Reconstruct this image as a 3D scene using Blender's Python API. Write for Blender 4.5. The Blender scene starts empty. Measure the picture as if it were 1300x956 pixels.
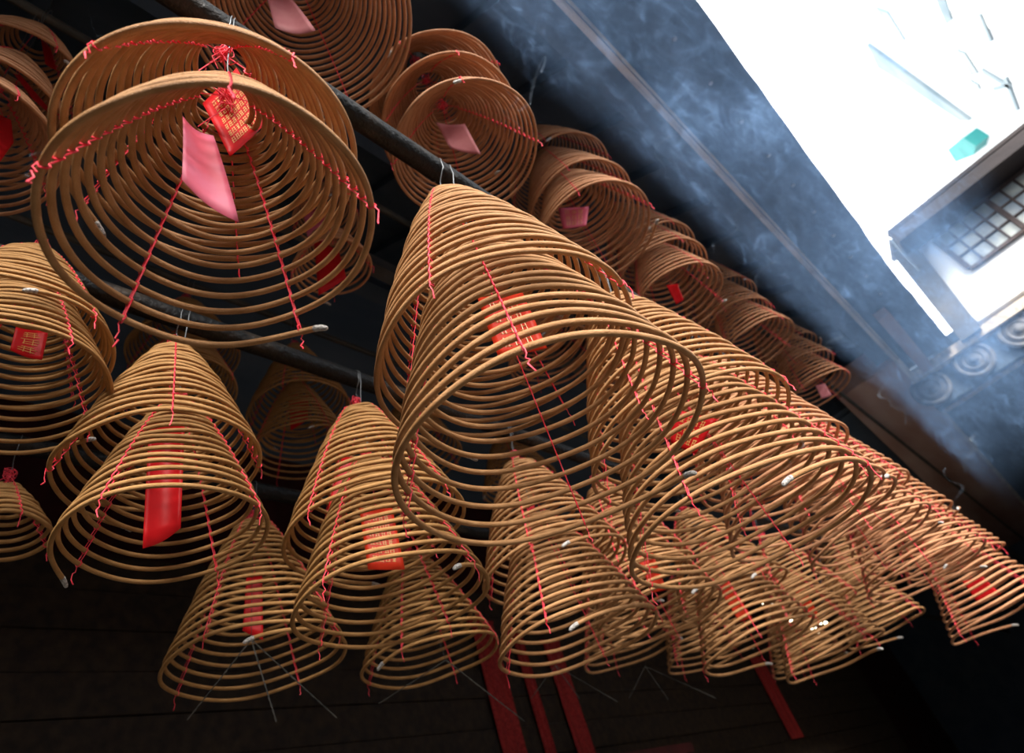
import bpy, math, random
import numpy as np
from mathutils import Vector, Matrix

C = bpy.context.scene.collection
SC = bpy.context.scene
CAMZ = 1.6                       # eye height; every height below is measured from the floor

# ------------------------------------------------------------------ camera
AX = ((0.66786215, -0.64063516, -0.37887563), (0.68580448, 0.33189664, 0.64770119), (-0.2891926, -0.69240972, 0.66101166))
cam_d = bpy.data.cameras.new('camera'); cam = bpy.data.objects.new('camera', cam_d); C.objects.link(cam)
right = Vector((AX[0][0], AX[1][0], AX[2][0])); down = Vector((AX[0][1], AX[1][1], AX[2][1])); fwd = Vector((AX[0][2], AX[1][2], AX[2][2]))
m = Matrix((right, -down, -fwd)).transposed().to_4x4(); m.translation = Vector((0, 0, CAMZ))
cam.matrix_world = m
cam_d.sensor_width = 36; cam_d.lens = 36 * 800 / 1300; cam_d.shift_y = -45 / 1300; cam_d.clip_start = 0.02; cam_d.clip_end = 300
cam_d.dof.use_dof = True; cam_d.dof.focus_distance = 1.75; cam_d.dof.aperture_fstop = 2.4
SC.camera = cam

# ------------------------------------------------------------------ sky, exposure
SKY = 2.4
wd = bpy.data.worlds.new('world'); SC.world = wd; wd.use_nodes = True
bg = wd.node_tree.nodes['Background']; bg.inputs[0].default_value = (0.97, 0.98, 1.0, 1); bg.inputs[1].default_value = SKY
sun_d = bpy.data.lights.new('hazy_sun', 'SUN'); sun = bpy.data.objects.new('hazy_sun', sun_d); C.objects.link(sun)
sun_d.energy = 7.2; sun_d.angle = math.radians(22); sun_d.color = (1.0, 0.95, 0.88)
sun.rotation_euler = Vector((1.0, -0.75, 0.86)).to_track_quat('Z', 'Y').to_euler()
SC.view_settings.view_transform = 'Standard'; SC.view_settings.look = 'None'
SC.view_settings.gamma = 1; SC.view_settings.use_curve_mapping = False
SC.view_settings.exposure = 0.55
SC.cycles.max_bounces = 6; SC.cycles.diffuse_bounces = 3; SC.cycles.glossy_bounces = 2
SC.cycles.transmission_bounces = 3; SC.cycles.transparent_max_bounces = 16; SC.cycles.volume_bounces = 1
SC.cycles.volume_max_steps = 128
SC.cycles.use_denoising = True

# ------------------------------------------------------------------ materials
def mat(name, col, rough=0.7, noise=None, bump=0.0, bscale=40, spec=0.3, metal=0, emit=None, trans=0.0):
    mt = bpy.data.materials.new(name); mt.use_nodes = True
    nt = mt.node_tree; b = nt.nodes['Principled BSDF']
    b.inputs['Base Color'].default_value = (*col, 1); b.inputs['Roughness'].default_value = rough
    b.inputs['Specular IOR Level'].default_value = spec; b.inputs['Metallic'].default_value = metal
    tc = nt.nodes.new('ShaderNodeTexCoord')
    if noise:
        col2, scale, stretch, lo, hi = noise
        mp = nt.nodes.new('ShaderNodeMapping'); mp.inputs['Scale'].default_value = stretch
        nt.links.new(tc.outputs['Object'], mp.inputs['Vector'])
        nz = nt.nodes.new('ShaderNodeTexNoise'); nz.inputs['Scale'].default_value = scale; nz.inputs['Detail'].default_value = 5
        nt.links.new(mp.outputs[0], nz.inputs['Vector'])
        rp = nt.nodes.new('ShaderNodeValToRGB'); rp.color_ramp.elements[0].position = lo; rp.color_ramp.elements[1].position = hi
        rp.color_ramp.elements[0].color = (*col, 1); rp.color_ramp.elements[1].color = (*col2, 1)
        nt.links.new(nz.outputs[0], rp.inputs[0]); nt.links.new(rp.outputs[0], b.inputs['Base Color'])
    if bump:
        n2 = nt.nodes.new('ShaderNodeTexNoise'); n2.inputs['Scale'].default_value = bscale; n2.inputs['Detail'].default_value = 4
        nt.links.new(tc.outputs['Object'], n2.inputs['Vector'])
        bp = nt.nodes.new('ShaderNodeBump'); bp.inputs['Strength'].default_value = bump; bp.inputs['Distance'].default_value = 0.01
        nt.links.new(n2.outputs[0], bp.inputs['Height']); nt.links.new(bp.outputs[0], b.inputs['Normal'])
    if emit:
        b.inputs['Emission Color'].default_value = (*emit[0], 1); b.inputs['Emission Strength'].default_value = emit[1]
    if trans:
        out = nt.nodes['Material Output']; tr = nt.nodes.new('ShaderNodeBsdfTranslucent'); tr.inputs[0].default_value = (*col, 1)
        mx = nt.nodes.new('ShaderNodeMixShader'); mx.inputs[0].default_value = trans
        nt.links.new(b.outputs[0], mx.inputs[1]); nt.links.new(tr.outputs[0], mx.inputs[2]); nt.links.new(mx.outputs[0], out.inputs['Surface'])
    return mt

M = {}
M['incense'] = [
    mat('incense_paste_tan', (0.36, 0.178, 0.068), 0.5, ((0.50, 0.268, 0.118), 22, (1, 1, 3), 0.35, 0.7), 0.5, 420, 0.25),
    mat('incense_paste_brown', (0.45, 0.205, 0.098), 0.5, ((0.57, 0.285, 0.145), 22, (1, 1, 3), 0.35, 0.7), 0.5, 420, 0.25),
    mat('incense_paste_ochre', (0.35, 0.175, 0.056), 0.5, ((0.47, 0.255, 0.095), 22, (1, 1, 3), 0.35, 0.7), 0.5, 420, 0.25),
]
M['thread'] = mat('red_thread', (0.85, 0.03, 0.06), 0.6, ((0.9, 0.09, 0.13), 60, (1, 1, 1), 0.4, 0.6))
M['burnt'] = mat('burnt_thread', (0.10, 0.07, 0.07), 0.8)
M['ash'] = mat('ash', (0.55, 0.53, 0.50), 0.95, ((0.22, 0.20, 0.19), 160, (1, 1, 1), 0.45, 0.65), 0.6, 300)
M['wire'] = mat('steel_wire', (0.16, 0.17, 0.18), 0.45, metal=0.7)
M['card_red'] = mat('red_card', (0.78, 0.015, 0.02), 0.42, ((0.66, 0.01, 0.015), 12, (1, 1, 1), 0.4, 0.65), trans=0.35, spec=0.2)
M['card_orange'] = mat('vermilion_card', (0.88, 0.07, 0.025), 0.42, ((0.80, 0.05, 0.02), 12, (1, 1, 1), 0.4, 0.65), trans=0.4, spec=0.2)
M['card_pink'] = mat('pink_glare_card', (0.95, 0.26, 0.40), 0.5, ((0.90, 0.16, 0.24), 14, (1, 1, 1), 0.4, 0.65), trans=0.35)  # the front card's pink glare is painted into the base colour
M['card_rose'] = mat('rose_card', (0.72, 0.28, 0.30), 0.55, ((0.66, 0.22, 0.25), 14, (1, 1, 1), 0.4, 0.65), trans=0.25)
M['gold'] = mat('gold_ink', (0.95, 0.62, 0.20), 0.35, spec=0.6)
M['pole'] = mat('sooty_iron_pole', (0.006, 0.007, 0.008), 0.5, ((0.07, 0.05, 0.035), 9, (1, 0.35, 1), 0.52, 0.8), 0.9, 45, 0.25)
M['rod'] = mat('grey_rod', (0.045, 0.045, 0.042), 0.6, ((0.12, 0.105, 0.085), 12, (1, 0.3, 1), 0.45, 0.75), 0.4, 60)
M['wood_dark'] = mat('smoked_timber_haze_tint', (0.045, 0.070, 0.105), 0.75, ((0.075, 0.10, 0.135), 3, (1, 0.2, 1), 0.35, 0.7), 0.6, 14)  # blue cast of the smoke haze is put into the timber colour
M['wood_board'] = mat('dark_boards', (0.018, 0.011, 0.008), 0.7, ((0.05, 0.03, 0.015), 4, (0.3, 3, 3), 0.35, 0.75), 0.5, 18)
M['wood_red'] = mat('red_brown_timber', (0.34, 0.19, 0.15), 0.7, ((0.46, 0.33, 0.28), 2.5, (1, 0.2, 1), 0.35, 0.75), 0.6, 10)
M['wood_pale'] = mat('pale_worn_batten', (0.60, 0.50, 0.38), 0.7, ((0.28, 0.23, 0.19), 9, (2, 0.25, 1), 0.4, 0.7), 0.6, 30)
M['maroon'] = mat('maroon_paint', (0.060, 0.010, 0.010), 0.6, ((0.032, 0.008, 0.007), 5, (1, 1, 0.4), 0.35, 0.7), 0.3, 20)
M['banner'] = mat('red_cloth', (0.42, 0.03, 0.025), 0.8, ((0.26, 0.015, 0.015), 40, (1, 1, 1), 0.4, 0.6))
M['tile'] = mat('grey_roof_tile', (0.10, 0.10, 0.105), 0.8, ((0.22, 0.22, 0.23), 7, (1, 1, 1), 0.4, 0.75), 0.6, 20)
M['plaster'] = mat('white_render', (0.80, 0.80, 0.79), 0.9, ((0.70, 0.71, 0.70), 2, (1, 1, 1), 0.35, 0.75))
M['grey_paint'] = mat('grey_render', (0.07, 0.066, 0.062), 0.8, ((0.12, 0.11, 0.10), 3, (1, 1, 1), 0.35, 0.75), 0.3, 12)
M['brown_eave'] = mat('brown_eave_timber', (0.022, 0.018, 0.020), 0.75, ((0.045, 0.034, 0.034), 3, (0.3, 1, 1), 0.35, 0.75), 0.4, 15)
M['winframe'] = mat('window_timber', (0.06, 0.042, 0.04), 0.6, ((0.10, 0.075, 0.07), 6, (1, 1, 1), 0.35, 0.75))
M['frost'] = mat('obscured_pane', (0.24, 0.30, 0.36), 0.2, ((0.52, 0.56, 0.52), 2.5, (1, 1, 1), 0.4, 0.65), spec=0.6)
M['towerglass'] = mat('tower_window_glass', (0.10, 0.17, 0.19), 0.25, ((0.2, 0.27, 0.28), 0.6, (1, 1, 1), 0.4, 0.65), spec=0.6)
M['towerband'] = mat('tower_grey_panel', (0.20, 0.27, 0.30), 0.6, ((0.34, 0.40, 0.42), 0.5, (1, 1, 1), 0.4, 0.65))
M['teal'] = mat('teal_awning', (0.03, 0.26, 0.25), 0.6, ((0.05, 0.33, 0.30), 1.5, (1, 1, 1), 0.4, 0.65))
M['stone'] = mat('paving', (0.10, 0.085, 0.07), 0.85, ((0.15, 0.13, 0.11), 1.5, (1, 1, 1), 0.35, 0.7), 0.3, 8)
M['bounce_stone'] = mat('bounce_paving', (0.20, 0.18, 0.16), 0.85, ((0.27, 0.25, 0.22), 1.2, (1, 1, 1), 0.35, 0.7), 0.3, 8)  # kept pale so the added floor throws light upwards
M['bulb'] = mat('bulb_glass', (1, 0.9, 0.6), 0.4, emit=((1.0, 0.93, 0.66), 5))
M['nail'] = mat('pale_nail_head', (0.30, 0.31, 0.33), 0.6)

# ------------------------------------------------------------------ mesh helpers
def mesh_obj(name, verts, faces, m, parent=None, smooth=False):
    me = bpy.data.meshes.new(name)
    me.from_pydata([tuple(v) for v in verts], [], faces); me.update()
    if smooth: me.polygons.foreach_set('use_smooth', [True] * len(me.polygons))
    me.materials.append(m)
    o = bpy.data.objects.new(name, me); C.objects.link(o)
    if parent: o.parent = parent
    return o

def tag(o, label=None, cat=None, group=None, kind=None):
    if label: o['label'] = label
    if cat: o['category'] = cat
    if group: o['group'] = group
    if kind: o['kind'] = kind
    return o

def empty(name, loc):
    o = bpy.data.objects.new(name, None); C.objects.link(o); o.location = loc; o.empty_display_size = 0.05
    return o

class MB:
    """collects vertices and faces for one mesh"""
    def __init__(s): s.v = []; s.f = []
    def add(s, v, f):
        n = len(s.v); s.v += [tuple(map(float, p)) for p in v]; s.f += [tuple(i + n for i in q) for q in f]
    def tube(s, pts, r, n=6, cap=True):
        P = np.asarray(pts, float); k = len(P)
        R = np.full(k, r, float) if np.isscalar(r) else np.asarray(r, float)
        T = np.gradient(P, axis=0); T /= np.linalg.norm(T, axis=1)[:, None] + 1e-12
        a = np.array([0, 0, 1.0]) if abs(T[0][2]) < 0.9 else np.array([1.0, 0, 0])
        N = np.zeros((k, 3)); u = a - T[0] * (a @ T[0]); N[0] = u / np.linalg.norm(u)
        for i in range(1, k):
            u = N[i - 1] - T[i] * (N[i - 1] @ T[i]); l = np.linalg.norm(u)
            N[i] = u / l if l > 1e-9 else N[i - 1]
        Bn = np.cross(T, N)
        an = np.linspace(0, 2 * np.pi, n, endpoint=False)
        V = P[:, None] + R[:, None, None] * (np.cos(an)[None, :, None] * N[:, None] + np.sin(an)[None, :, None] * Bn[:, None])
        F = []
        for i in range(k - 1):
            for j in range(n):
                j2 = (j + 1) % n
                F.append((i * n + j, i * n + j2, (i + 1) * n + j2, (i + 1) * n + j))
        if cap: F.append(tuple(range(n))[::-1]); F.append(tuple((k - 1) * n + j for j in range(n)))
        s.add(V.reshape(-1, 3), F)
    def box(s, x0, x1, y0, y1, z0, z1):
        v = [(x, y, z) for z in (z0, z1) for y in (y0, y1) for x in (x0, x1)]
        s.add(v, [(0, 2, 3, 1), (4, 5, 7, 6), (0, 1, 5, 4), (2, 6, 7, 3), (0, 4, 6, 2), (1, 3, 7, 5)])
    def slab(s, quad, off):
        """a quad given thickness by the offset vector"""
        q = [np.array(p, float) for p in quad]; o = np.array(off, float); n = len(q)
        v = q + [p + o for p in q]
        s.add(v, [tuple(range(n)), tuple(range(2 * n - 1, n - 1, -1))] + [(i, i + n, (i + 1) % n + n, (i + 1) % n) for i in range(n)])
    def build(s, name, m, parent=None, smooth=False): return mesh_obj(name, s.v, s.f, m, parent, smooth)

def struct(name, mb, m, smooth=False):
    o = mb.build(name, m, None, smooth); o['kind'] = 'structure'; return o

# ------------------------------------------------------------------ the room
Z0 = CAMZ
b = MB(); b.box(-7, 14, -6, 34, -0.1, 0); struct('floor', b, M['stone'])
b = MB(); b.box(0.8, 9, 1.0, 10.6, 0.0, 0.02); struct('floor_bounce', b, M['bounce_stone'])  # unseen pale floor, added to bounce light up onto the far beam
# roof over the hall: slopes up from the eave beam towards the ridge
b = MB()
b.slab([(0.1, -5, Z0 + 4.55), (0.1, 10.6, Z0 + 4.55), (-3.6, 10.6, Z0 + 6.6), (-3.6, -5, Z0 + 6.6)], (0, 0, 0.12))
b.slab([(-3.6, -5, Z0 + 6.6), (-3.6, 10.6, Z0 + 6.6), (-6.2, 10.6, Z0 + 5.3), (-6.2, -5, Z0 + 5.3)], (0, 0, 0.12))
struct('ceiling', b, M['wood_dark'])
b = MB(); b.box(-6.3, 9, 10.75, 34, Z0 + 4.36, Z0 + 4.5); struct('ceiling_far', b, M['wood_dark'])
b = MB(); b.box(-6.4, -6.2, -5, 34, 0, Z0 + 5.5); struct('wall_left', b, M['maroon'])
b = MB(); b.box(-6.4, 9, 26, 26.2, 0, Z0 + 4.4); struct('wall_far', b, M['wood_dark'])
b = MB(); b.box(8.8, 9, 13, 26, 0, Z0 + 4.36); struct('wall_right', b, M['wood_board'])
b = MB(); b.box(9.0, 9.2, -6.2, 13, 0, Z0 + 6.5); struct('wall_sky_block_side', b, M['grey_paint'])  # unseen wall, added to cut low sky light from the side
b = MB(); b.box(-6.4, 9.2, -6.4, -6.2, 0, Z0 + 6.0); struct('wall_sky_block_back', b, M['wood_board'])  # added behind the camera, out of view, to shut out low sky light
b = MB()
b.slab([(0.1, 10.6, Z0 + 4.4), (0.1, 10.6, Z0 + 5.5), (-3.6, 10.6, Z0 + 6.72), (-6.3, 10.6, Z0 + 5.3), (-6.3, 10.6, Z0 + 4.4)], (0, 0.15, 0)); struct('wall_gable', b, M['wood_dark'])
b = MB()
b.slab([(0.1, -5, Z0 + 4.55), (-3.6, -5, Z0 + 6.72), (-6.3, -5, Z0 + 5.3), (-6.3, -5, 0), (-3.0, -5, 0), (-3.0, -5, Z0 + 4.4)], (0, -0.15, 0)); struct('wall_gable_back', b, M['wood_board'])
# board screen with horizontal boards low on the hall's far side
b = MB()
for i in range(9): b.box(-5.25, -5.2 + 0.012 * (i % 2), -3, 18, Z0 + 0.4 + i * 0.3, Z0 + 0.69 + i * 0.3)
tag(b.build('board_screen', M['wood_board']), 'dark horizontal board screen standing low behind the rows of coils', 'screen')
b = MB()
for i in range(60): b.box(-4.62, -4.55, -2 + i * 0.16, -1.94 + i * 0.16, Z0 - 1.2, Z0 + 0.95)
b.box(-4.64, -4.53, -2.2, 8, Z0 + 0.95, Z0 + 1.05); b.box(-4.64, -4.53, -2.2, 8, Z0 + 0.2, Z0 + 0.28)
tag(b.build('slatted_railing', M['maroon']), 'dark maroon slatted railing low under the coils', 'railing')
# rafters and cross beams (dark, dim under the roof)
for i in range(20):
    y = -4 + i * 0.75
    b = MB(); b.slab([(0.1, y, Z0 + 4.42), (0.1, y + 0.1, Z0 + 4.42), (-3.6, y + 0.1, Z0 + 6.47), (-3.6, y, Z0 + 6.47)], (0, 0, 0.12))
    o = struct('beam', b, M['wood_dark'])
for x, z, w in ((-1.75, 5.25, 0.22), (-3.1, 5.15, 0.2), (-2.7, 4.85, 0.14)):
    b = MB(); b.box(x - w / 2, x + w / 2, -5, 10.6, Z0 + z - w / 2, Z0 + z + w / 2); struct('beam', b, M['grey_paint'] if w < .2 else M['wood_dark'])
# eave: pale battens, wide soffit, tile edge
b = MB(); b.box(-0.16, 0.045, -5, 10.5, Z0 + 4.22, Z0 + 4.45); struct('trim_1', b, M['wood_dark'])
b = MB(); b.box(0.045, 0.095, -5, 10.5, Z0 + 4.12, Z0 + 4.30); struct('trim_2', b, M['wood_pale'])
b = MB(); b.box(0.105, 0.125, -5, 10.5, Z0 + 4.17, Z0 + 4.30); struct('trim_3', b, M['wood_pale'])
rs = random.Random(4)
b = MB(); n = 62; pts = []
for i in range(n + 1):
    y = -5 + i * 15.55 / n; e = 0.725 + 0.004 * math.sin(i * 0.6) + rs.uniform(-0.007, 0.007) + max(0, y - 8) * 0.03
    pts.append((e, y))
for i in range(n):
    (xa, ya), (xb, yb) = pts[i], pts[i + 1]
    b.slab([(0.0, ya, Z0 + 4.33), (0.0, yb, Z0 + 4.33), (xb, yb, Z0 + 4.26), (xa, ya, Z0 + 4.26)], (0, 0, 0.09))
struct('ceiling_eave', b, M['wood_dark'])
for i in range(12):
    y = 2.0 + i * 0.55
    b = MB(); b.tube([(0.47, y, Z0 + 4.29), (0.47, y, Z0 + 4.272)], 0.018, 8)
    tag(b.build('nail_head', M['nail']), 'pale round nail head in a row under the eave boards', 'nail', 'nail heads along the eave')
# far hall: wide reddish beam running on beyond the courtyard corner
b = MB(); b.slab([(-0.85, 9.6, Z0 + 4.15), (0.06, 9.6, Z0 + 4.15), (-0.1, 26, Z0 + 4.15), (-1.6, 26, Z0 + 4.15)], (0, 0, 0.35)); struct('beam', b, M['wood_red'])
b = MB(); b.slab([(0.06, 9.6, Z0 + 4.13), (0.12, 9.6, Z0 + 4.13), (-0.02, 26, Z0 + 4.13), (-0.1, 26, Z0 + 4.13)], (0, 0, 0.3)); struct('trim_4', b, M['wood_pale'])
b = MB(); b.box(0.24, 0.40, 8.3, 10.5, Z0 + 4.12, Z0 + 4.24); struct('trim_5', b, M['wood_red'])
# far eave across the courtyard with round tile ends
b = MB(); b.box(0.02, 9, 10.6, 10.8, Z0 + 4.13, Z0 + 4.27); b.box(0.02, 9, 10.8, 12.6, Z0 + 4.16, Z0 + 4.35); struct('trim_6', b, M['wood_pale'])
b = MB(); b.box(0.02, 9, 10.76, 10.9, Z0 + 3.66, Z0 + 4.14); struct('wall_courtyard', b, M['wood_dark'])
for i in range(9):
    x = 0.16 + i * 0.68; zc = Z0 + 3.95
    b = MB()
    for r, w_ in ((0.235, 0.042), (0.135, 0.034)):
        b.tube([(x + r * math.cos(a), 10.70, zc + r * math.sin(a)) for a in np.linspace(0, 2 * math.pi, 33)], w_, 8, False)
    b.tube([(x, 10.68, zc), (x, 10.78, zc)], 0.235, 24)
    b.tube([(x, 10.64, zc), (x, 10.70, zc)], [0.05, 0.075], 14)
    tag(b.build('roof_tile_end', M['tile'], None, True),
        'rounded grey eave tile end with concentric scroll across the courtyard', 'roof tile', 'scroll tile ends of the far eave')
# white wing with a long window above the far eave
b = MB(); b.box(1.25, 8, 10.62, 10.8, Z0 + 4.35, Z0 + 6.1); struct('wall_wing', b, M['plaster'])
b = MB(); b.box(1.3, 8, 10.0, 10.62, Z0 + 5.86, Z0 + 5.96); b.box(1.3, 8, 9.95, 10.03, Z0 + 5.80, Z0 + 6.02); b.slab([(1.3, 9.95, Z0 + 6.0), (8, 9.95, Z0 + 6.0), (8, 12.5, Z0 + 7.0), (1.3, 12.5, Z0 + 7.0)], (0, 0, 0.08))
tag(b.build('eave_board', M['brown_eave']), 'dark brown timber eave above the long window of the white wing', 'eave')
b = MB(); b.slab([(1.17, 10.5, Z0 + 6.05), (1.50, 10.5, Z0 + 5.98), (1.20, 10.5, Z0 + 4.2), (0.90, 10.5, Z0 + 4.2)], (0, 0.12, 0))
tag(b.build('raked_buttress', M['grey_paint']), 'grey slanting buttress at the corner of the white wing', 'buttress')
w1 = empty('window_1', (1.72, 10.6, Z0 + 4.98)); w1['kind'] = 'structure'
def local(mb, o):
    l = o.location; mb.v = [(x - l.x, y - l.y, z - l.z) for x, y, z in mb.v]; return mb
b = MB(); X0, X1, ZA, ZB = 1.72, 5.6, Z0 + 5.08, Z0 + 5.80
b.box(X0, X1, 10.56, 10.6, ZA - 0.05, ZA); b.box(X0, X1, 10.56, 10.6, ZB, ZB + 0.05)
nb = 18
for i in range(nb + 1):
    x = X0 + (X1 - X0) * i / nb; t_ = 0.035 if i % 4 == 0 else 0.012
    b.box(x - t_, x + t_, 10.55, 10.6, ZA, ZB)
for k in (1, 2): z = ZA + (ZB - ZA) * k / 3; b.box(X0, X1, 10.565, 10.6, z - 0.012, z + 0.012)
local(b, w1).build('window_frame', M['winframe'], w1)
b = MB(); b.box(X0, X1, 10.60, 10.618, ZA, ZB); local(b, w1).build('window_pane', M['frost'], w1)
b = MB(); b.tube([(1.15, 9.9, Z0 + 6.3), (1.24, 9.92, Z0 + 5.9), (1.24, 10.5, Z0 + 5.5)], 0.02, 8)
tag(b.build('drain_pipe', M['frost']), 'thin pale pipe slanting off the wing eave corner', 'pipe')
# pale tower block above: its facade runs along the hall
FX = 6.0
t_ = empty('tower_block', (FX, 14, 0)); tag(t_, 'pale overexposed tower block rising above the courtyard', 'building')
b = MB(); b.box(FX, FX + 9, 13.5, 30, Z0 + 6.2, Z0 + 26); local(b, t_).build('wall', M['plaster'], t_)
def fp(rx, ry, dx=0.0): return (FX - dx, FX / rx * ry, Z0 + FX / rx)
def facade(name, rr, mt, th=0.03):
    b = MB(); b.slab([fp(*r) for r in rr], (-th, 0, 0)); local(b, t_).build(name, mt, t_)
DIRS = 'TOWER'
def px(u, v):
    c = Vector(((u - 650) / 800, (v - 433) / 800, 1.0))
    r = [a[0] * c.x + a[1] * c.y + a[2] * c.z for a in AX]
    return (r[0] / r[2], r[1] / r[2])
facade('window', [px(1113, 9), px(1128, 14), px(1150, 50), px(1138, 57)], M['towerglass'])
facade('window', [px(1189, -3), px(1201, -3), px(1210, 24), px(1203, 30)], M['towerband'])
facade('window', [px(1216, 62), px(1226, 66), px(1243, 92), px(1234, 95)], M['towerglass'])
facade('window', [px(1232, 100), px(1243, 106), px(1246, 113), px(1238, 110)], M['towerglass'])
facade('panel', [px(1104, 54), px(1118, 64), px(1235, 150), px(1222, 150), px(1150, 103), px(1118, 83)], M['towerband'], 0.1)
facade('awning', [px(1218, 178), px(1240, 162), px(1256, 172), px(1252, 184), px(1228, 194)], M['teal'], 0.4)
for q in ([(1248, 86), (1282, 106), (1286, 112), (1250, 92)], [(1276, 98), (1280, 97), (1295, 138), (1292, 140)], [(1262, 110), (1284, 104), (1285, 108), (1264, 114)], [(1243, 14), (1247, 16), (1262, 50), (1259, 52)]):
    facade('pipe', [px(*p) for p in q], M['towerband'], 0.05)

# ------------------------------------------------------------------ poles
h, h2 = 2.2, 4.0
POLES = {1: (-0.7106, h, 0.043, 'pole'), 2: (-1.859, h, 0.043, 'pole'), 3: (-2.8666, h, 0.043, 'pole'),
         'a': (-0.74, h2, 0.026, 'rod'), 'b': (-1.768, h2, 0.024, 'rod'), 'c': (-3.04, h2, 0.024, 'rod')}
PL = {1: 'thick sooty iron pole carrying the big central coils', 2: 'thick sooty iron pole crossing below the upper front coils',
      3: 'sooty iron pole lowest of the three thick poles',
      'a': 'upper grey rod carrying the topmost row of coils', 'b': 'thin grey upper rod carrying the three corner coils and two little coils',
      'c': 'upper grey rod over the coils behind the second thick pole'}
for k, (x, z, r, m_) in POLES.items():
    b = MB(); rr = random.Random(k if isinstance(k, int) else ord(k))
    n = 120; ys = np.linspace(-3, 25.9, n)
    b.tube([(x, y, Z0 + z) for y in ys], [r * (1 + rr.uniform(-0.035, 0.035)) for _ in ys], 16)
    tag(b.build('iron_pole' if m_ == 'pole' else 'hanging_rod', M[m_], None, True), PL[k], 'pole' if m_ == 'pole' else 'rod')

# ------------------------------------------------------------------ incense coils
TIE0 = {}
def profile(u, H): return -H * (0.62 * u + 0.38 * u ** 1.7) if u > 0 else 0.0

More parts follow.
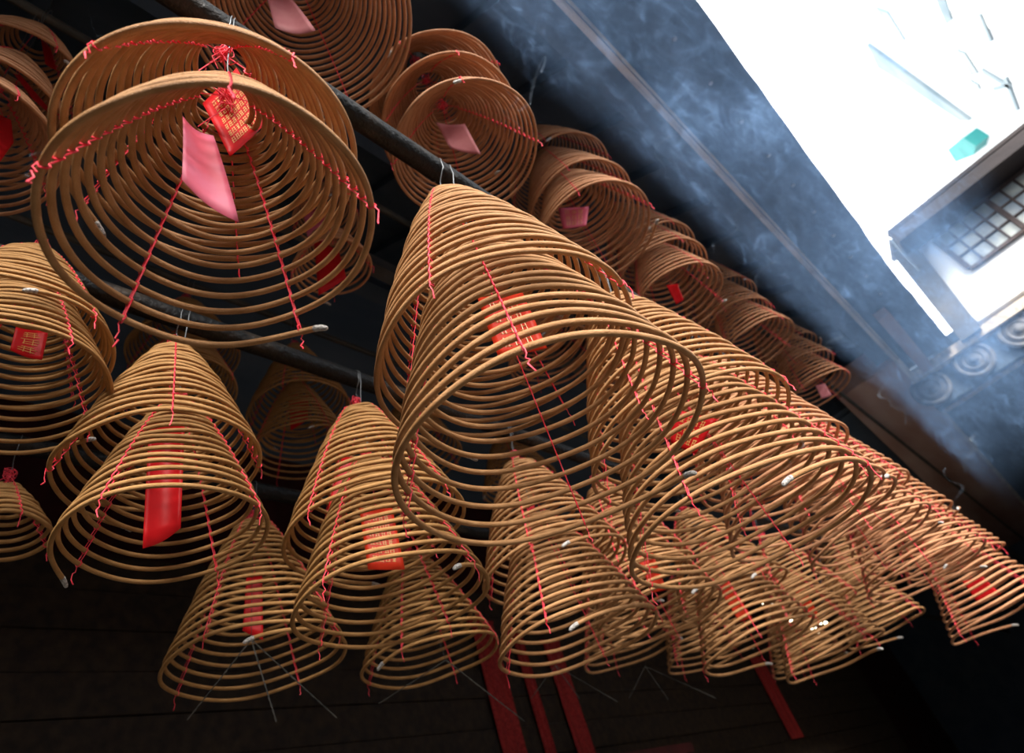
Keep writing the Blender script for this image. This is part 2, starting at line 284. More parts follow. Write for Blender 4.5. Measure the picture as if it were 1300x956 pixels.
def coil(key, pole, y, zr, R, H, N, label, seed, end=0.0, hang=None, sides=8, seg=72, ash=1, matk=0, ties=4, tail=0.07, group=None, tilt=(0, 0), th0=None):
    """a spiral of incense paste pulled out into a cone by red threads; origin at the apex"""
    rnd = random.Random(seed)
    px_, pz, pr, _ = POLES[pole]
    r0 = R * (0.20 + rnd.uniform(-0.01, 0.02))
    root = empty('incense_coil', (px_, y, Z0 + zr + H)); tag(root, label, 'incense coil', group)
    root.rotation_euler = (math.radians(tilt[0]), math.radians(tilt[1]), 0)
    tr = 0.52 * (R - r0) / N
    th0 = rnd.uniform(0, 2 * math.pi) if th0 is None else math.radians(th0)   # angle of the first thread
    nt_ = int(N * seg)
    ph1, ph2 = rnd.uniform(0, 6.28), rnd.uniform(0, 6.28)
    end = math.radians(end)
    sgn = 1
    tht = end - 2 * math.pi * N                               # start angle so that the coil ends at `end`
    ecc = rnd.uniform(0.0, 0.02)
    def pos(th):
        u = (th - tht) / (2 * math.pi * N)
        uu = min(max(u, 0), 1)
        r = r0 + (R - r0) * uu
        r *= 1 + ecc * math.cos(2 * th + ph1) * uu
        sag = 0.030 * R * (0.3 + 0.7 * uu) * math.sin(ties / 2 * (th - th0)) ** 2
        z = profile(uu, H) - sag + 0.006 * R * math.sin(th + ph2) * uu
        # free end droops past its last thread
        return np.array([r * math.cos(-th), r * math.sin(-th), z])
    ths = np.linspace(tht, end, nt_)
    u = (ths - tht) / (2 * math.pi * N)
    r = (r0 + (R - r0) * u) * (1 + ecc * np.cos(2 * ths + ph1) * u)
    wob = 0.0016 * np.sin(ths * 3.3 + ph1) + 0.0012 * np.sin(ths * 5.1 + ph2)
    sag = 0.030 * R * (0.3 + 0.7 * u) * np.sin(ties / 2 * (ths - th0)) ** 2
    prof = -H * (0.62 * u + 0.38 * u ** 1.7)
    z = prof - sag + 0.006 * R * np.sin(ths + ph2) * u + wob
    droop = np.clip(1 - (end - ths) / 0.5, 0, 1) ** 2 * 0.02
    P = np.stack([(r + wob) * np.cos(ths), -(r + wob) * np.sin(ths), z - droop], 1)
    T = np.gradient(P, axis=0); T /= np.linalg.norm(T, axis=1)[:, None]
    U = np.tile([0, 0, 1.0], (len(P), 1)); U -= T * (U * T).sum(1)[:, None]; U /= np.linalg.norm(U, axis=1)[:, None]
    S = np.cross(T, U)
    an = np.linspace(0, 2 * np.pi, sides, endpoint=False)
    V = P[:, None] + tr * (np.cos(an)[None, :, None] * U[:, None] + np.sin(an)[None, :, None] * S[:, None])
    V = V.reshape(-1, 3); k = len(P)
    i = np.arange(k - 1)[:, None] * sides; j = np.arange(sides)[None]; j2 = (j + 1) % sides
    F = np.stack([i + j, i + j2, i + sides + j2, i + sides + j], -1).reshape(-1, 4)
    me = bpy.data.meshes.new('paste_spiral'); me.vertices.add(len(V)); me.vertices.foreach_set('co', V.ravel())
    me.loops.add(F.size); me.loops.foreach_set('vertex_index', F.ravel().astype(np.int32))
    me.polygons.add(len(F)); me.polygons.foreach_set('loop_start', np.arange(0, F.size, 4, dtype=np.int32))
    me.polygons.foreach_set('loop_total', np.full(len(F), 4, np.int32)); me.update(calc_edges=True); me.validate()
    me.polygons.foreach_set('use_smooth', [True] * len(me.polygons)); me.materials.append(M['incense'][matk])
    o = bpy.data.objects.new('paste_spiral', me); C.objects.link(o); o.parent = root
    # ash tip at the burning end
    e = P[-1]; d = T[-1]
    if ash:
        b = MB()
        L = tr * 4.5 * ash; q = [e - d * tr * 0.3]
        for s_ in np.linspace(0.15, 1, 6):
            q.append(e + d * L * s_ + np.array([0, 0, -1]) * L * 0.25 * s_ ** 2)
        b.tube(q, [tr * 1.02, tr * 1.1, tr * 0.98, tr * 1.05, tr * 0.95, tr * 0.9, tr * 0.55], 8)
        b.build('ash_tip', M['ash'], root, True)
    # tie threads down the cone: two strands twisted around each turn, and a loose tail
    knot = np.array([0, 0, 0.075 if hang is None else hang])
    for q in range(ties):
        a = th0 + 2 * math.pi * q / ties
        first = math.ceil((tht - a) / (2 * math.pi)); st1 = []; st2 = []; nn = 0
        k_ = first; centers = []
        while a + 2 * math.pi * k_ <= end:
            centers.append(pos(a + 2 * math.pi * k_)); k_ += 1
        if len(centers) < 3: continue
        rad = np.array([math.cos(a), -math.sin(a), 0]); up = np.array([0, 0, 1.0])
        b = MB(); sr = 0.0018
        for flip in (0, 1):
            line = [knot + np.array([0, 0, -0.01])] if flip == 0 else []
            for ci, c in enumerate(centers):
                s = 1 if flip == 0 else -1
                for w_ in (-0.9, 0, 0.9):
                    line.append(c + (rad * s * math.cos(w_) - up * math.sin(w_) * 1.0) * (tr + sr) * 1.05)
            b.tube(line, sr, 4)
        # little knots on every turn
        for c in centers:
            b.tube([c + (rad * math.cos(w_) + up * math.sin(w_)) * (tr + sr * 1.4) + np.array([-rad[1], rad[0], 0]) * 0.0012 * math.sin(2 * w_) for w_ in np.linspace(0, 2 * math.pi, 7)], sr * 1.15, 4, False)
        # tail
        c = centers[-1] + rad * (tr + sr); tl = [c]
        for s_ in range(1, 7):
            tl.append(c + np.array([rnd.uniform(-.005, .005), rnd.uniform(-.005, .005), -tail * s_ / 6 * rnd.uniform(.8, 1.1)]))
        b.tube(tl, [sr * .8] * 4 + [sr, sr * 1.3, sr * .7], 4)
        b.build('tie_thread', M['thread'], root)
    # knot of red loops at the centre
    b = MB()
    for q in range(14 if R > 0.28 else 8):
        a1, a2, rr_ = rnd.uniform(0, 6.28), rnd.uniform(-1, 1), rnd.uniform(0.010, 0.026)
        c = knot + np.array([rnd.uniform(-.012, .012), rnd.uniform(-.012, .012), rnd.uniform(-.02, .012)])
        ax1 = np.array([math.cos(a1), math.sin(a1), 0]); ax2 = np.array([-math.sin(a1) * a2, math.cos(a1) * a2, 1.0]); ax2 /= np.linalg.norm(ax2)
        b.tube([c + rr_ * (math.cos(w_) * ax1 + math.sin(w_) * ax2) for w_ in np.linspace(0, 2 * math.pi, 12)], 0.0015, 4, False)
    for q in range(5):
        c = knot + np.array([rnd.uniform(-.01, .01), rnd.uniform(-.01, .01), -0.005])
        b.tube([c, c + np.array([rnd.uniform(-.02, .02), rnd.uniform(-.02, .02), -0.03]), c + np.array([rnd.uniform(-.03, .03), rnd.uniform(-.03, .03), -0.06])], 0.0014, 4)
    b.build('thread_knot', M['thread'], root)
    # wire up to the pole (S hook wrapped over it)
    top = pz - (zr + H); b = MB()
    kz = knot[2]
    if top - kz > 0.02:
        line = []
        kx = 0.0
        for s_ in np.linspace(0, 1, 10):
            zz = kz + 0.005 + (top - pr - kz - 0.02) * s_
            line.append(np.array([0.012 * math.sin(s_ * 9) * (1 - s_) + (pr + 0.003) * s_ ** 3, 0.004 * math.sin(s_ * 5), zz]))
        for w_ in np.linspace(-0.3, 4.0, 14):
            line.append(np.array([(pr + 0.003) * math.cos(w_), 0.006 * w_, top + (pr + 0.003) * math.sin(w_)]))
        b.tube(line, 0.0022, 5)
    else:
        b.tube([knot, knot + np.array([0, 0, 0.05])], 0.002, 5)
    b.build('wire_hook', M['wire'], root, True)
    ROOTS[key] = root
    return root
ROOTS = {}
N_ = None
# key, pole, y, rim height above eye, rim radius, cone height, turns, end angle, paste colour, label
COILS = [
 ('A2', 1, .33, 1.38, .30, .56, 17, 150, 0, 'tan coil upper of the front pair seen deep from beneath, red knot at its apex'),
 ('A1', 1, .34, 1.12, .30, .56, 17, 115, 0, 'tan coil with a big pink card inside, widest ring near the top corner'),
 ('C2', 1, 1.17, 1.13, .385, .82, 21, 200, 0, 'tan coil tied to the thick pole, upper of the large central pair'),
 ('C1', 1, 1.22, .815, .425, .88, 21, 60, 0, 'large central tan coil, the lower of the pair with a long broad bell'),
 ('D2', 1, 2.19, 1.12, .42, .82, 21, 220, 0, 'tan coil behind the large central pair, the upper one of its own pair'),
 ('D1', 1, 2.24, .75, .45, .90, 21, 245, 0, 'large tan coil with a red card inside next behind the central pair, lower one'),
 ('E2', 1, 3.08, 1.21, .38, .72, 19, 100, 1, 'third pair from the front on the main pole, upper coil with thin loops'),
 ('E1', 1, 3.12, .95, .40, .74, 19, 280, 1, 'third pair from the front on the main pole, lower coil with smoking tip'),
 ('F2', 1, 4.15, 1.23, .38, .70, 19, 40, 1, 'fourth pair from the front on the main pole, upper coil'),
 ('F1', 1, 4.15, .98, .38, .72, 19, 330, 1, 'fourth pair from the front on the main pole, lower coil'),
 ('G2', 1, 5.35, 1.22, .40, .72, 19, 10, 1, 'fifth pair from the front on the main pole, upper coil near reddish beam'),
 ('G1', 1, 5.2, .90, .42, .74, 19, 300, 1, 'fifth pair from the front on the main pole, lower coil'),
 ('H2', 1, 6.7, 1.12, .42, .74, 19, 90, 1, 'sixth pair from the front on the main pole, upper coil by the frame edge'),
 ('H1', 1, 6.64, .66, .45, .80, 19, 20, 1, 'sixth pair on the main pole, lower coil holding a dark red card'),
 ('B', 'a', .68, 2.93, .452, .62, 21, 0, 1, 'big brown coil cut by the top edge with a folded rose card inside'),
 ('P3', 'a', 1.50, 3.26, .37, .5, 19, 80, 1, 'brown coil topmost of the three stacked beside the smoke under the roof'),
 ('P2', 'a', 1.52, 3.02, .37, .5, 19, 260, 1, 'brown coil middle of the three stacked beside the smoke under the roof'),
 ('P1', 'a', 1.56, 2.76, .37, .5, 19, 210, 1, 'brown coil with a whitish pink curled card, lowest of its three'),
 ('Q3', 'a', 2.76, 3.66, .37, .66, 18, 60, 1, 'second stack on the upper rod, its topmost brown coil'),
 ('Q2', 'a', 2.78, 3.30, .385, .70, 18, 150, 1, 'second stack on the upper rod, its middle brown coil'),
 ('Q1', 'a', 2.80, 3.00, .40, .70, 18, 320, 1, 'second stack on the upper rod, lowest coil holding a gold-lettered card'),
 ('R3', 'a', 3.85, 3.50, .37, .70, 17, 60, 1, 'third stack on the upper rod, its topmost brown coil'),
 ('R2', 'a', 3.86, 3.25, .37, .70, 17, 190, 1, 'third stack on the upper rod, its middle brown coil'),
 ('R1', 'a', 3.90, 3.01, .36, .68, 17, 300, 1, 'third stack on the upper rod, its lowest brown coil'),
 ('S3', 'a', 5.30, 3.74, .37, .70, 17, 20, 1, 'fourth stack on the upper rod, its topmost hazy coil'),
 ('S2', 'a', 5.36, 3.46, .37, .70, 17, 120, 1, 'fourth stack on the upper rod, its middle hazy coil'),
 ('S1', 'a', 5.42, 3.18, .37, .70, 17, 220, 1, 'fourth stack on the upper rod, its lowest hazy coil'),
 ('T3', 'a', 7.00, 3.76, .37, .70, 16, 0, 1, 'farthest stack on the upper rod, its topmost coil in the smoke'),
 ('T2', 'a', 7.02, 3.50, .37, .70, 16, 140, 1, 'farthest stack on the upper rod, its middle coil in the smoke'),
 ('T1', 'a', 7.10, 3.24, .37, .70, 16, 240, 1, 'farthest stack on the upper rod, lowest coil holding a pale card'),
 ('L2', 2, .71, 1.43, .31, .56, 17, 180, 2, 'golden tan coil upper of the pair with a long hanging red strip card'),
 ('L1', 2, .74, 1.17, .30, .54, 17, 165, 2, 'golden tan coil lower of the pair around a long hanging red strip card'),
 ('K2', 2, .20, 1.78, .30, .48, 17, 130, 2, 'golden coil at the frame edge behind the thick pole, upper of two'),
 ('K1', 2, .22, 1.60, .30, .50, 17, 250, 2, 'golden coil at the frame edge with a five-sided red card, lower of two'),
 ('M2', 2, 1.57, 1.32, .37, .65, 18, 210, 2, 'golden coil on an S hook, upper of the pair with gold-lettered card'),
 ('M1', 2, 1.58, 1.01, .375, .65, 18, 350, 2, 'golden coil lower of the pair, an orange gold-lettered card inside'),
 ('N2', 2, 2.68, 1.26, .395, .68, 18, 40, 0, 'tan coil under the large central coil, upper of its pair'),
 ('N1', 2, 2.66, .89, .403, .70, 18, 340, 0, 'tan coil with curled white ash hook below the large central coil'),
 ('O2', 2, 3.50, 1.28, .38, .68, 17, 250, 0, 'third pair on the second pole, upper coil with ash-dusted rings'),
 ('O1', 2, 3.50, 1.05, .39, .68, 17, 30, 0, 'third pair on the second pole, lower coil above an orange card'),
 ('V3', 2, 4.66, 1.26, .42, .70, 17, 40, 0, 'fourth pair on the second pole, upper coil with ash at its shoulder'),
 ('V4', 2, 6.1, 1.20, .43, .72, 17, 200, 0, 'fifth pair on the second pole, upper coil'),
 ('V1', 2, 4.70, .91, .43, .72, 17, 300, 0, 'fourth pair on the second pole, lower broad coil with bright orange card'),
 ('V0', 2, 6.06, .84, .45, .74, 17, 300, 0, 'fifth pair on the second pole, lower wide coil before the glowing bulbs'),
 ('W2', 2, 8.3, 1.62, .42, .74, 16, 0, 0, 'sixth on the second pole, upper coil ending in a flared edge'),
 ('W1', 2, 8.2, 1.15, .45, .80, 16, 330, 0, 'sixth on the second pole, lower coil with straight sloping side'),
 ('X2', 'c', 1.21, 3.26, .34, .5, 17, 0, 2, 'dim golden coil half hidden behind the second pole, upper of two'),
 ('X1', 'c', 1.23, 2.95, .33, .5, 17, 90, 2, 'dim golden coil half hidden behind the second pole, lower of two'),
 ('Y2', 'c', 2.05, 3.04, .36, .66, 17, 180, 2, 'golden coil behind the pole between two pairs, upper, square shouldered'),
 ('Y1', 'c', 2.03, 2.70, .33, .60, 17, 20, 2, 'golden coil lower of two behind the pole, small red card within'),
 ('A3', 'b', 1.50, 3.45, .20, .36, 12, 20, 1, 'small upper coil holding a red card past the rings of the front pair'),
 ('A4', 'b', 1.49, 2.94, .225, .38, 12, 200, 1, 'small lower coil under the two red cards past the front pair'),
 ('Y4', 'b', 2.45, 3.45, .30, .45, 14, 60, 1, 'reddish dim coil peeping out behind the central pair'),
 ('b3', 'b', 3.5, 3.1, .36, .55, 15, 60, 1, 'dim coil on the upper rod seen through the central coil rings'),
 ('b4', 'b', 4.6, 3.1, .36, .55, 15, 160, 1, 'dim coil seen between the rings of the second central pair'),
 ('c3', 'c', 3.1, 2.9, .36, .6, 15, 60, 2, 'dim golden coil on the far rod seen below the central bell'),
 ('c4', 'c', 4.3, 2.9, .36, .6, 15, 120, 2, 'dim golden coil on the far rod beyond the middle row'),
 ('J', 3, .47, 1.73, .20, .24, 9, 30, 2, 'shallow small coil hung by a knotted hook at the edge, lowest pole'),
 ('I', 3, 1.58, 1.22, .407, .74, 19, 30, 2, 'broad golden coil low under the red strip pair, thread tail looped'),
 ('Mz', 3, 2.64, 1.24, .40, .66, 17, 80, 2, 'golden coil low below the gold-lettered card pair'),
 ('Oz', 3, 4.75, 1.33, .40, .66, 16, 320, 0, 'low coil with sharp corner rim beneath the ash hook coil'),
 ('U1', 3, 6.03, 1.30, .40, .70, 16, 320, 0, 'low tan coil with curled ash on its bottom ring near orange card'),
 ('V2', 3, 8.4, 1.25, .45, .74, 16, 320, 0, 'lowest wide coil under the glowing bulbs'),
 ('TA', 'b', -.10, 3.16, .30, .58, 16, 20, 1, 'topmost of three coils in the corner, hollow centre with red tassel'),
 ('TB', 'b', -.10, 2.82, .30, .56, 16, 200, 1, 'middle of three coils in the corner, bright red card through it'),
 ('TC', 'b', -.12, 2.58, .30, .48, 16, 120, 1, 'lowest of three coils in the corner, dark red card in it'),
]
ENDS = dict(TA=331, A1=247, C1=285, D1=48, M1=358, N1=52, K2=1, L1=137, E1=11, P1=46, V1=244, O1=24, H1=264, G1=307, W1=262)
TIES = dict(A1=240, A2=71, C1=328, C2=75, L2=19, L1=55, M1=75, M2=80, D1=356, D2=354, N1=340, N2=336, I=59, K1=341, P1=135, B=242)
GR = {'a': 'coils on the upper rod by the smoke', 1: 'coils on the main pole', 2: 'coils on the second pole', 3: 'coils on the lowest pole',
      'b': 'coils on the thin upper rod', 'c': 'coils on the far upper rod'}
for i, (k, pole, y, zr, R, H, N, end, mk, label) in enumerate(COILS):
    near = math.sqrt(y * y + zr * zr + POLES[pole][0] ** 2)
    coil(k, pole, y, zr, R, H, N, label, 100 + i, ENDS.get(k, end), th0=TIES.get(k), ties=5 if k in ('A1', 'A2') else 4, seg=110 if near < 2 else (80 if near < 4 else 56), sides=10 if near < 2 else (8 if near < 4 else 6),
         matk=mk, group=GR[pole], tilt=(0, 0) if k[0] in 'ACDLMKNI' and k not in ('A3', 'A4') else (((i * 37) % 11 - 5) * 0.35, ((i * 53) % 13 - 6) * 0.3))

# ------------------------------------------------------------------ paper cards hung inside the coils
def ray(u, v):
    c = Vector(((u - 650) / 800, (v - 433) / 800, 1.0))
    return Vector([a[0] * c.x + a[1] * c.y + a[2] * c.z for a in AX])
def card(key, corners, m, label, yaw=0, off=0.0, gold=0, curl=0.01, name='paper_card'):
    """a paper slip in the upright plane through its coil's centre line; corners: top left, top right, bottom right, bottom left"""
    o = ROOTS[key]; ax = Vector((o.location.x, o.location.y, 0)); d = Vector((ax.x, ax.y, 0)).normalized()
    ca, sa = math.cos(math.radians(yaw)), math.sin(math.radians(yaw))
    nrm = Vector((d.x * ca - d.y * sa, d.x * sa + d.y * ca, 0))
    ax = ax + nrm * off
    P = []
    for c in corners:
        r = ray(*c); t = ax.dot(nrm) / r.dot(nrm); P.append(r * t + Vector((0, 0, CAMZ)))
    n = 8; V = []; F = []
    for layer in (0, 1):
        for i in range(n + 1):
            for j in range(n + 1):
                a, b_ = i / n, j / n
                p = (P[0] * (1 - a) + P[1] * a) * (1 - b_) + (P[3] * (1 - a) + P[2] * a) * b_
                p = p + nrm * (curl * math.sin(math.pi * a) + curl * 1.5 * b_ * b_ + (0.0006 if layer else 0))
                V.append(p)
    def id_(l, i, j): return l * (n + 1) ** 2 + i * (n + 1) + j
    for i in range(n):
        for j in range(n):
            F.append((id_(0, i, j), id_(0, i + 1, j), id_(0, i + 1, j + 1), id_(0, i, j + 1)))
            F.append((id_(1, i, j), id_(1, i, j + 1), id_(1, i + 1, j + 1), id_(1, i + 1, j)))
    for i in range(n):
        F += [(id_(0, i, 0), id_(1, i, 0), id_(1, i + 1, 0), id_(0, i + 1, 0)), (id_(0, i, n), id_(0, i + 1, n), id_(1, i + 1, n), id_(1, i, n)),
              (id_(0, 0, i), id_(0, 0, i + 1), id_(1, 0, i + 1), id_(1, 0, i)), (id_(0, n, i), id_(1, n, i), id_(1, n, i + 1), id_(0, n, i + 1))]
    org = P[0] * .5 + P[1] * .5
    obj = mesh_obj(name, [p - org for p in V], F, m, None, True); obj.location = org
    tag(obj, label, 'paper card', 'paper cards hung inside the coils')
    # the hanging thread
    b = MB(); top = Vector((ax.x, ax.y, max(o.location.z - 0.01, org.z + .02))) - org
    b.tube([(0, 0, -0.004), tuple(top * .5 + Vector((.002, 0, 0))), tuple(top)], 0.0012, 5)
    b.build('hanging_thread', M['thread'], obj)
    if gold:
        rnd = random.Random(key); b = MB()
        cols, rows = gold
        for ci in range(cols):
            for ri in range(rows):
                a0, b0 = 0.16 + 0.68 * (ci + .5) / cols, 0.10 + 0.8 * (ri + .5) / rows
                w_, h_ = 0.5 / cols * .62, 0.8 / rows * .36
                def q(a, b_):
                    p = (P[0] * (1 - a) + P[1] * a) * (1 - b_) + (P[3] * (1 - a) + P[2] * a) * b_
                    return p + nrm * (curl * math.sin(math.pi * a) + curl * 1.5 * b_ * b_ - 0.0012) - org
                for s_ in range(5):
                    if s_ < 3:
                        bb_ = b0 + h_ * (s_ - 1) * .8; st = [q(a0 - w_ * rnd.uniform(.5, 1), bb_), q(a0 + w_ * rnd.uniform(.5, 1), bb_ + .004)]
                    else:
                        aa = a0 + w_ * (s_ - 3.5) * rnd.uniform(.5, 1.2); st = [q(aa, b0 - h_), q(aa + rnd.uniform(-.02, .02), b0 + h_)]
                    b.tube([tuple(p) for p in st], 0.0007 if key == 'A2' else 0.0012, 4)
        b.build('gold_writing', M['gold'], obj)
    return obj
card('A1', [(232, 147), (271, 172), (308, 274), (235, 219)], M['card_pink'], 'curved pink card hanging in the front coil near the corner', yaw=20, curl=0.012)
card('A2', [(257, 131), (300, 86), (341, 150), (292, 196)], M['card_red'], 'red gold-flecked diamond card behind the curved pink card', yaw=0, off=.03, gold=(7, 7), curl=.004)
card('A3', [(385, 268), (412, 262), (420, 300), (392, 312)], M['card_pink'], 'upper of two small red cards past the front pair rings', curl=.004)
card('A4', [(398, 300), (430, 318), (440, 352), (404, 374)], M['card_red'], 'lower of two small red cards past the front pair rings', curl=.004)
card('TB', [(16, 92), (26, 95), (76, 152), (40, 122)], M['card_red'], 'narrow bright red card slanting through the corner coils', curl=.004)
card('TA', [(52, 50), (64, 60), (72, 88), (58, 80)], M['card_red'], 'small deep red card under the tassel of the topmost corner coil', curl=.003)
card('TC', [(-6, 142), (14, 152), (18, 180), (-6, 214)], M['card_red'], 'deep red card cut by the frame edge in the lowest corner coil', curl=.003)
card('B', [(336, -14), (366, -6), (399, 29), (347, 26)], M['card_rose'], 'folded rose card at the top edge inside the big brown coil', curl=.02)
card('P1', [(553, 155), (590, 157), (609, 192), (569, 184)], M['card_rose'], 'whitish pink curled card inside the coil beside the smoke', curl=.012)
card('Q1', [(709, 264), (748, 262), (744, 286), (714, 290)], M['card_pink'], 'pink and red gold-lettered card in the second stack of coils', gold=(3, 3), curl=.004)
card('R1', [(846, 362), (860, 360), (868, 380), (858, 386)], M['card_red'], 'dark red slip in the third stack on the upper rod', curl=.003)
card('T1', [(1035, 489), (1047, 487), (1056, 502), (1043, 506)], M['card_rose'], 'pale card in the farthest coil deep in the smoke', curl=.003)
card('K1', [(20, 415), (62, 418), (55, 453), (14, 440)], M['card_red'], 'five-sided red card with a gold line at the frame edge', gold=(1, 3), curl=.01)
card('L1', [(190, 535), (235, 532), (229, 664), (180, 690)], M['card_red'], 'long red strip card slanting out of the golden coil pair', yaw=-5, curl=.02)
card('Y1', [(366, 500), (392, 502), (391, 532), (369, 546)], M['card_red'], 'small red card under the golden coil behind the pole', curl=.003)
card('M2', [(434, 580), (456, 580), (428, 650), (416, 645)], M['card_red'], 'plain red slip in the upper golden coil on the S hook', curl=.004)
card('M1', [(456, 645), (498, 645), (514, 722), (467, 722)], M['card_orange'], 'orange card with rows of gold characters in the golden coil', gold=(4, 6), curl=.004)
card('C1', [(606, 378), (662, 368), (694, 440), (632, 452)], M['card_orange'], 'reddish card with gold characters behind the large central rings', gold=(3, 4), curl=.004)
card('D1', [(855, 518), (910, 532), (882, 575), (850, 560)], M['card_red'], 'wide red card in the coil behind the central pair', gold=(4, 3), curl=.01)
card('I', [(313, 730), (333, 730), (334, 812), (308, 800)], M['card_red'], 'dull red slip low in the broad golden coil', curl=.004)
card('O1', [(806, 702), (828, 700), (846, 748), (828, 752)], M['card_orange'], 'orange card under the third pair on the second pole', curl=.004)
card('V1', [(908, 740), (926, 738), (955, 784), (938, 789)], M['card_orange'], 'bright orange plain card in the fourth coil on the second pole', curl=.004)
card('V0', [(1008, 748), (1021, 746), (1039, 780), (1026, 784)], M['card_orange'], 'narrow vermilion slip beside the glowing bulbs', curl=.004)
card('H1', [(1222, 738), (1248, 732), (1270, 754), (1240, 764)], M['card_red'], 'dark red card in the lowest coil by the frame edge', curl=.004)

# ------------------------------------------------------------------ bulbs, banners and wire spreaders
CAB = []
for i, (u, v, s) in enumerate([(969, 766, .016), (981, 768, .013), (976, 781, .018), (1001, 775, .018), (1005, 789, .026), (1017, 793, .022), (1019, 784, .018), (1030, 797, .018), (1041, 790, .022), (1049, 792, .028), (1037, 800, .027)]):
    r = ray(u, v); t = 7.9 / r.y; p = r * t + Vector((0, 0, CAMZ))
    s *= 0.8; b = MB(); b.tube([(0, 0, -s * 1.3), (0, 0, -s), (0, 0, -s * .3), (0, 0, s * .5), (0, 0, s), (0, 0, s * 1.25)], [s * .25, s * .75, s, s * .85, s * .5, s * .35], 12)
    o = b.build('light_bulb', M['bulb'], None, True); o.location = p
    tag(o, 'tiny glowing bulb seen through the lowest coils', 'light bulb', 'string of glowing bulbs')
    b = MB(); b.tube([(0, 0, s * 1.1), (0, 0, s * 2)], s * .4, 8); b.build('socket', M['wire'], o); CAB.append(p + Vector((0, 0, s * 2)))
CAB.sort(key=lambda p: p.x)
b = MB(); b.tube([(-2.8666, 7.9, CAMZ + 2.2)] + [tuple(p) for p in CAB] + [(-1.859, 7.9, CAMZ + 2.2)], 0.005, 6)
tag(b.build('lamp_cable', M['burnt']), 'thin dark cable strung between two poles carrying the tiny bulbs', 'cable')
for u, v0, v1, w_, yy, lb in ((612, 790, 900, .34, 6.0, 'red patterned cloth banner beneath the middle coils'), (700, 815, 900, .3, 6.6, 'dull red cloth banner beneath the ash hook coil'),
                            (960, 835, 900, .5, 8.5, 'deep red banner strip beneath the orange card coil'), (655, 800, 900, .16, 6.2, 'narrow red banner beside the patterned one')):
    r0_, r1_ = ray(u, v0), ray(u, v1); p0 = r0_ * (-5.14 / r0_.x); p1 = r1_ * (-5.14 / r1_.x); yy = p0.y
    b = MB()
    for i in range(8):
        ya, yb = yy - w_ / 2 + w_ * i / 8, yy - w_ / 2 + w_ * (i + 1) / 8
        xa, xb = -5.16 + .015 * math.sin(i * 1.7), -5.16 + .015 * math.sin((i + 1) * 1.7)
        zb = max(.4, CAMZ + p1.z - .5)
        b.slab([(xa, ya, CAMZ + p0.z), (xb, yb, CAMZ + p0.z), (xb, yb, zb), (xa, ya, zb)], (.006, 0, 0))
    b.box(-5.21, -5.15, yy - w_ / 2 - .03, yy + w_ / 2 + .03, CAMZ + p0.z, CAMZ + p0.z + .03)
    tag(b.build('cloth_banner', M['banner']), lb, 'banner')
for (u, v), ends, key, lb in (((319, 812), ((276, 866), (336, 868), (378, 866)), 'I', 'twisted wire spreader below the broad golden coil'),
                         ((566, 838), ((520, 868), (620, 880)), 'Mz', 'twisted wire spreader below the low middle coil'),
                         ((705, 845), ((688, 868), (722, 868), (748, 870)), 'Oz', 'twisted wire spreader below the ash hook coil'),
                         ((819, 846), ((808, 868), (835, 869), (868, 868)), 'U1', 'twisted wire spreader below the sharp cornered coil')):
    o = ROOTS[key]; D = math.hypot(o.location.x, o.location.y)
    def at(u_, v_):
        r = ray(u_, v_); return r * (D / math.hypot(r.x, r.y)) + Vector((0, 0, CAMZ))
    a = at(u, v); b = MB()
    b.tube([(0, 0, 0), tuple(o.location + Vector((0, 0, 0.07)) - a)], 0.0012, 4)
    for i, e in enumerate(ends):
        e_ = at(*e) - a; e_ = e_ * 1.8
        for ph in (0, math.pi):
            b.tube([tuple(e_ * s_ + Vector((math.cos(ph + s_ * 40), math.sin(ph + s_ * 40), 0)) * 0.0022) for s_ in np.linspace(0, 1, 60)], 0.0017, 4)
    w_ = b.build('wire_spreader', M['rod']); w_.location = a; tag(w_, lb, 'wire')

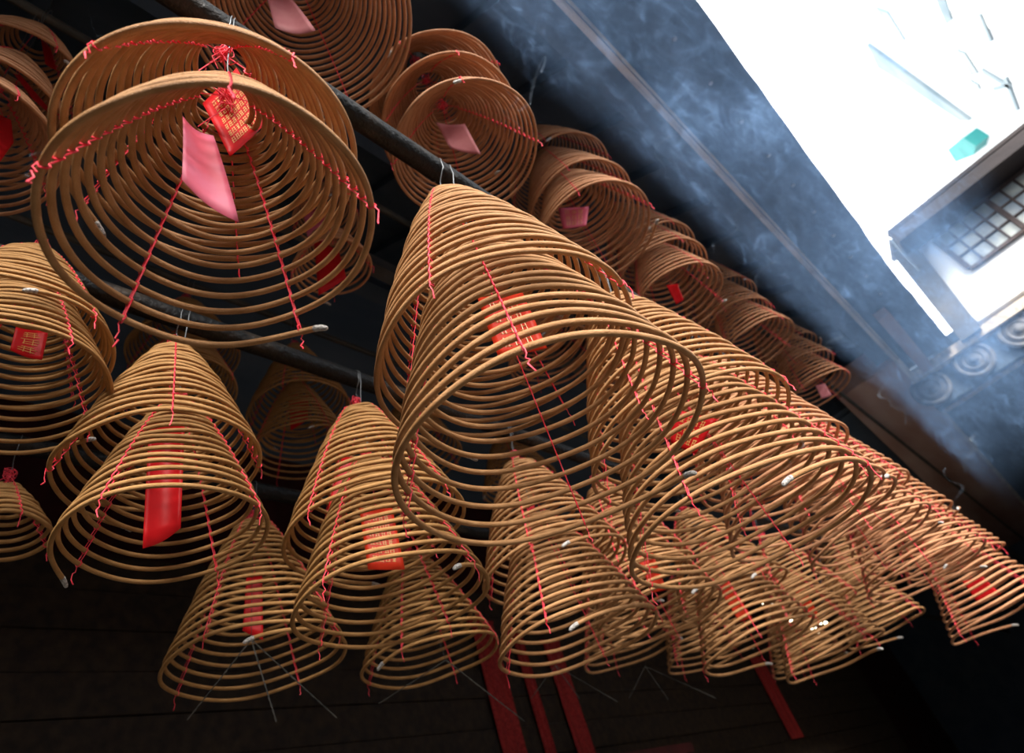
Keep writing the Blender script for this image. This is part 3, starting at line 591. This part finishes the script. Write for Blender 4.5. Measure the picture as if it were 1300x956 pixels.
# ------------------------------------------------------------------ incense smoke under the eave
def smoke(name, lo, hi, dens, scale, label, thr=(0.46, 0.74), base=0.02, col=(0.62, 0.80, 1.0), seed=0.0):
    b = MB(); b.box(lo[0], hi[0], lo[1], hi[1], lo[2], hi[2])
    mt = bpy.data.materials.new(name); mt.use_nodes = True; nt = mt.node_tree; nt.nodes.clear()
    out = nt.nodes.new('ShaderNodeOutputMaterial'); vs = nt.nodes.new('ShaderNodeVolumePrincipled')
    vs.inputs['Color'].default_value = (*col, 1); vs.inputs['Anisotropy'].default_value = 0.2
    tc = nt.nodes.new('ShaderNodeTexCoord')
    mp = nt.nodes.new('ShaderNodeMapping'); mp.inputs['Scale'].default_value = (1, 0.6, 0.55); mp.inputs['Location'].default_value = (seed, seed * .7, 0)
    nt.links.new(tc.outputs['Object'], mp.inputs[0])
    nz = nt.nodes.new('ShaderNodeTexNoise'); nz.inputs['Scale'].default_value = scale; nz.inputs['Detail'].default_value = 5; nz.inputs['Roughness'].default_value = 0.6; nz.inputs['Distortion'].default_value = 2.2
    nt.links.new(mp.outputs[0], nz.inputs[0])
    mr = nt.nodes.new('ShaderNodeMapRange'); mr.inputs[1].default_value = thr[0]; mr.inputs[2].default_value = thr[1]; mr.inputs[3].default_value = base; mr.inputs[4].default_value = dens
    mr.interpolation_type = 'SMOOTHSTEP'
    nt.links.new(nz.outputs[0], mr.inputs[0])
    n2 = nt.nodes.new('ShaderNodeTexNoise'); n2.inputs['Scale'].default_value = 1.15; n2.inputs['Detail'].default_value = 2
    nt.links.new(tc.outputs['Object'], n2.inputs[0])
    m2 = nt.nodes.new('ShaderNodeMapRange'); m2.inputs[1].default_value = 0.46; m2.inputs[2].default_value = 0.64; m2.inputs[3].default_value = 0.32; m2.inputs[4].default_value = 1.0
    nt.links.new(n2.outputs[0], m2.inputs[0])
    mm = nt.nodes.new('ShaderNodeMath'); mm.operation = 'MULTIPLY'; nt.links.new(mr.outputs[0], mm.inputs[0]); nt.links.new(m2.outputs[0], mm.inputs[1]); last = mm.outputs[0]
    sx = nt.nodes.new('ShaderNodeSeparateXYZ'); nt.links.new(tc.outputs['Object'], sx.inputs[0])
    for ax_, a_, b_ in ((0, lo[0], lo[0] + 0.18), (1, hi[1], hi[1] - 4.0), (2, lo[2], lo[2] + 0.5), (1, lo[1], lo[1] + 0.4)):
        fr = nt.nodes.new('ShaderNodeMapRange'); fr.interpolation_type = 'SMOOTHSTEP'; fr.inputs[1].default_value = a_; fr.inputs[2].default_value = b_
        if a_ > b_: fr.inputs[1].default_value, fr.inputs[2].default_value, fr.inputs[3].default_value, fr.inputs[4].default_value = b_, a_, 1.0, 0.0
        nt.links.new(sx.outputs[ax_], fr.inputs[0])
        mu = nt.nodes.new('ShaderNodeMath'); mu.operation = 'MULTIPLY'; nt.links.new(last, mu.inputs[0]); nt.links.new(fr.outputs[0], mu.inputs[1]); last = mu.outputs[0]
    nt.links.new(last, vs.inputs['Density']); nt.links.new(vs.outputs[0], out.inputs['Volume'])
    mt.cycles.volume_step_rate = 0.11
    o = b.build(name, mt); tag(o, label, 'smoke', None, 'stuff'); return o
smoke('incense_smoke', (-0.29, 0.8, Z0 + 2.3), (1.2, 15.0, Z0 + 4.10), 4.2, 6.0, 'drifting blue-white incense smoke under the eave', base=0.15, thr=(0.57, 0.80), col=(0.36, 0.60, 1.0))
def wisp(p0, p1, r, seed, dens, label):
    rnd = random.Random(seed); p0, p1 = np.array(p0, float), np.array(p1, float); L = np.linalg.norm(p1 - p0); n = 40
    ph = [rnd.uniform(0, 6.28) for _ in range(4)]; ln = []; rr = []
    for i in range(n):
        t = i / (n - 1); a = L * 0.16 * t ** 0.8
        ln.append(p0 + (p1 - p0) * t + np.array([math.sin(t * 7 + ph[0]) + .5 * math.sin(t * 17 + ph[1]), math.cos(t * 6 + ph[2]) + .4 * math.sin(t * 15 + ph[3]), .3 * math.sin(t * 11 + ph[1])]) * a)
        rr.append(r * (0.15 + 0.9 * t) * max(0.05, 1 - t) ** 0.6 * (1 + .35 * math.sin(t * 19 + ph[2])))
    mt = bpy.data.materials.new('smoke_wisp'); mt.use_nodes = True; nt = mt.node_tree; nt.nodes.clear()
    out = nt.nodes.new('ShaderNodeOutputMaterial'); vs = nt.nodes.new('ShaderNodeVolumeScatter')
    vs.inputs['Color'].default_value = (0.6, 0.78, 1, 1); vs.inputs['Density'].default_value = dens
    nt.links.new(vs.outputs[0], out.inputs['Volume'])
    b = MB(); b.tube([tuple(q - p0) for q in ln], rr, 8); o = b.build('smoke_wisp', mt, None, True); o.location = p0
    tag(o, label, 'smoke', None, 'stuff')
def at_dist(u, v, d):
    r = ray(u, v); r = r / math.sqrt(r.dot(r)) * d; return (r.x, r.y, r.z + CAMZ)
WISPS = [((1003, 600, 2.3), (1010, 545, 2.1), .008, 5, 'thin smoke rising from the tip of the coil behind the central pair'),
         ((655, 140, 3.0), (700, 90, 3.6), .03, 3, 'blue smoke curling off the three stacked coils'),
         ((640, 110, 3.0), (668, 165, 3.3), .025, 3, 'second blue curl beside the three stacked coils'),
         ((850, 230, 3.6), (835, 175, 4.0), .012, 3, 'faint straight wisp before the dark roof'),
         ((905, 330, 4.2), (925, 270, 4.6), .03, 2, 'wisp above the third stack'),
         ((945, 380, 5.0), (985, 330, 5.2), .04, 2, 'wisp above the fourth stack'),
         ((1040, 470, 6.2), (1075, 400, 6.4), .06, 1.5, 'wisp over the farthest stack by the eave corner'),
         ((1150, 540, 6.0), (1120, 480, 6.4), .05, 2, 'wisp in front of the reddish beam'),
         ((1212, 660, 6.0), (1208, 585, 6.2), .03, 3, 'wisp low in front of the reddish beam'),
         ((1225, 600, 6.5), (1235, 540, 7), .06, 1.5, 'wisp before the dark far hall'),
         ((120, 90, 2.6), (130, 15, 2.9), .008, 2.5, 'faint grey wisp near the corner coils'),
         ((42, 240, 2.6), (48, 190, 2.8), .01, 3, 'blue smoke inside the lowest corner coil')]
for i, (a, c, r_, d_, lb) in enumerate(WISPS): wisp(at_dist(*a), at_dist(*c), r_ * (.6 if r_ > .02 else 1), 60 + i, d_ * (.9 if r_ > .02 else 1.4), lb)
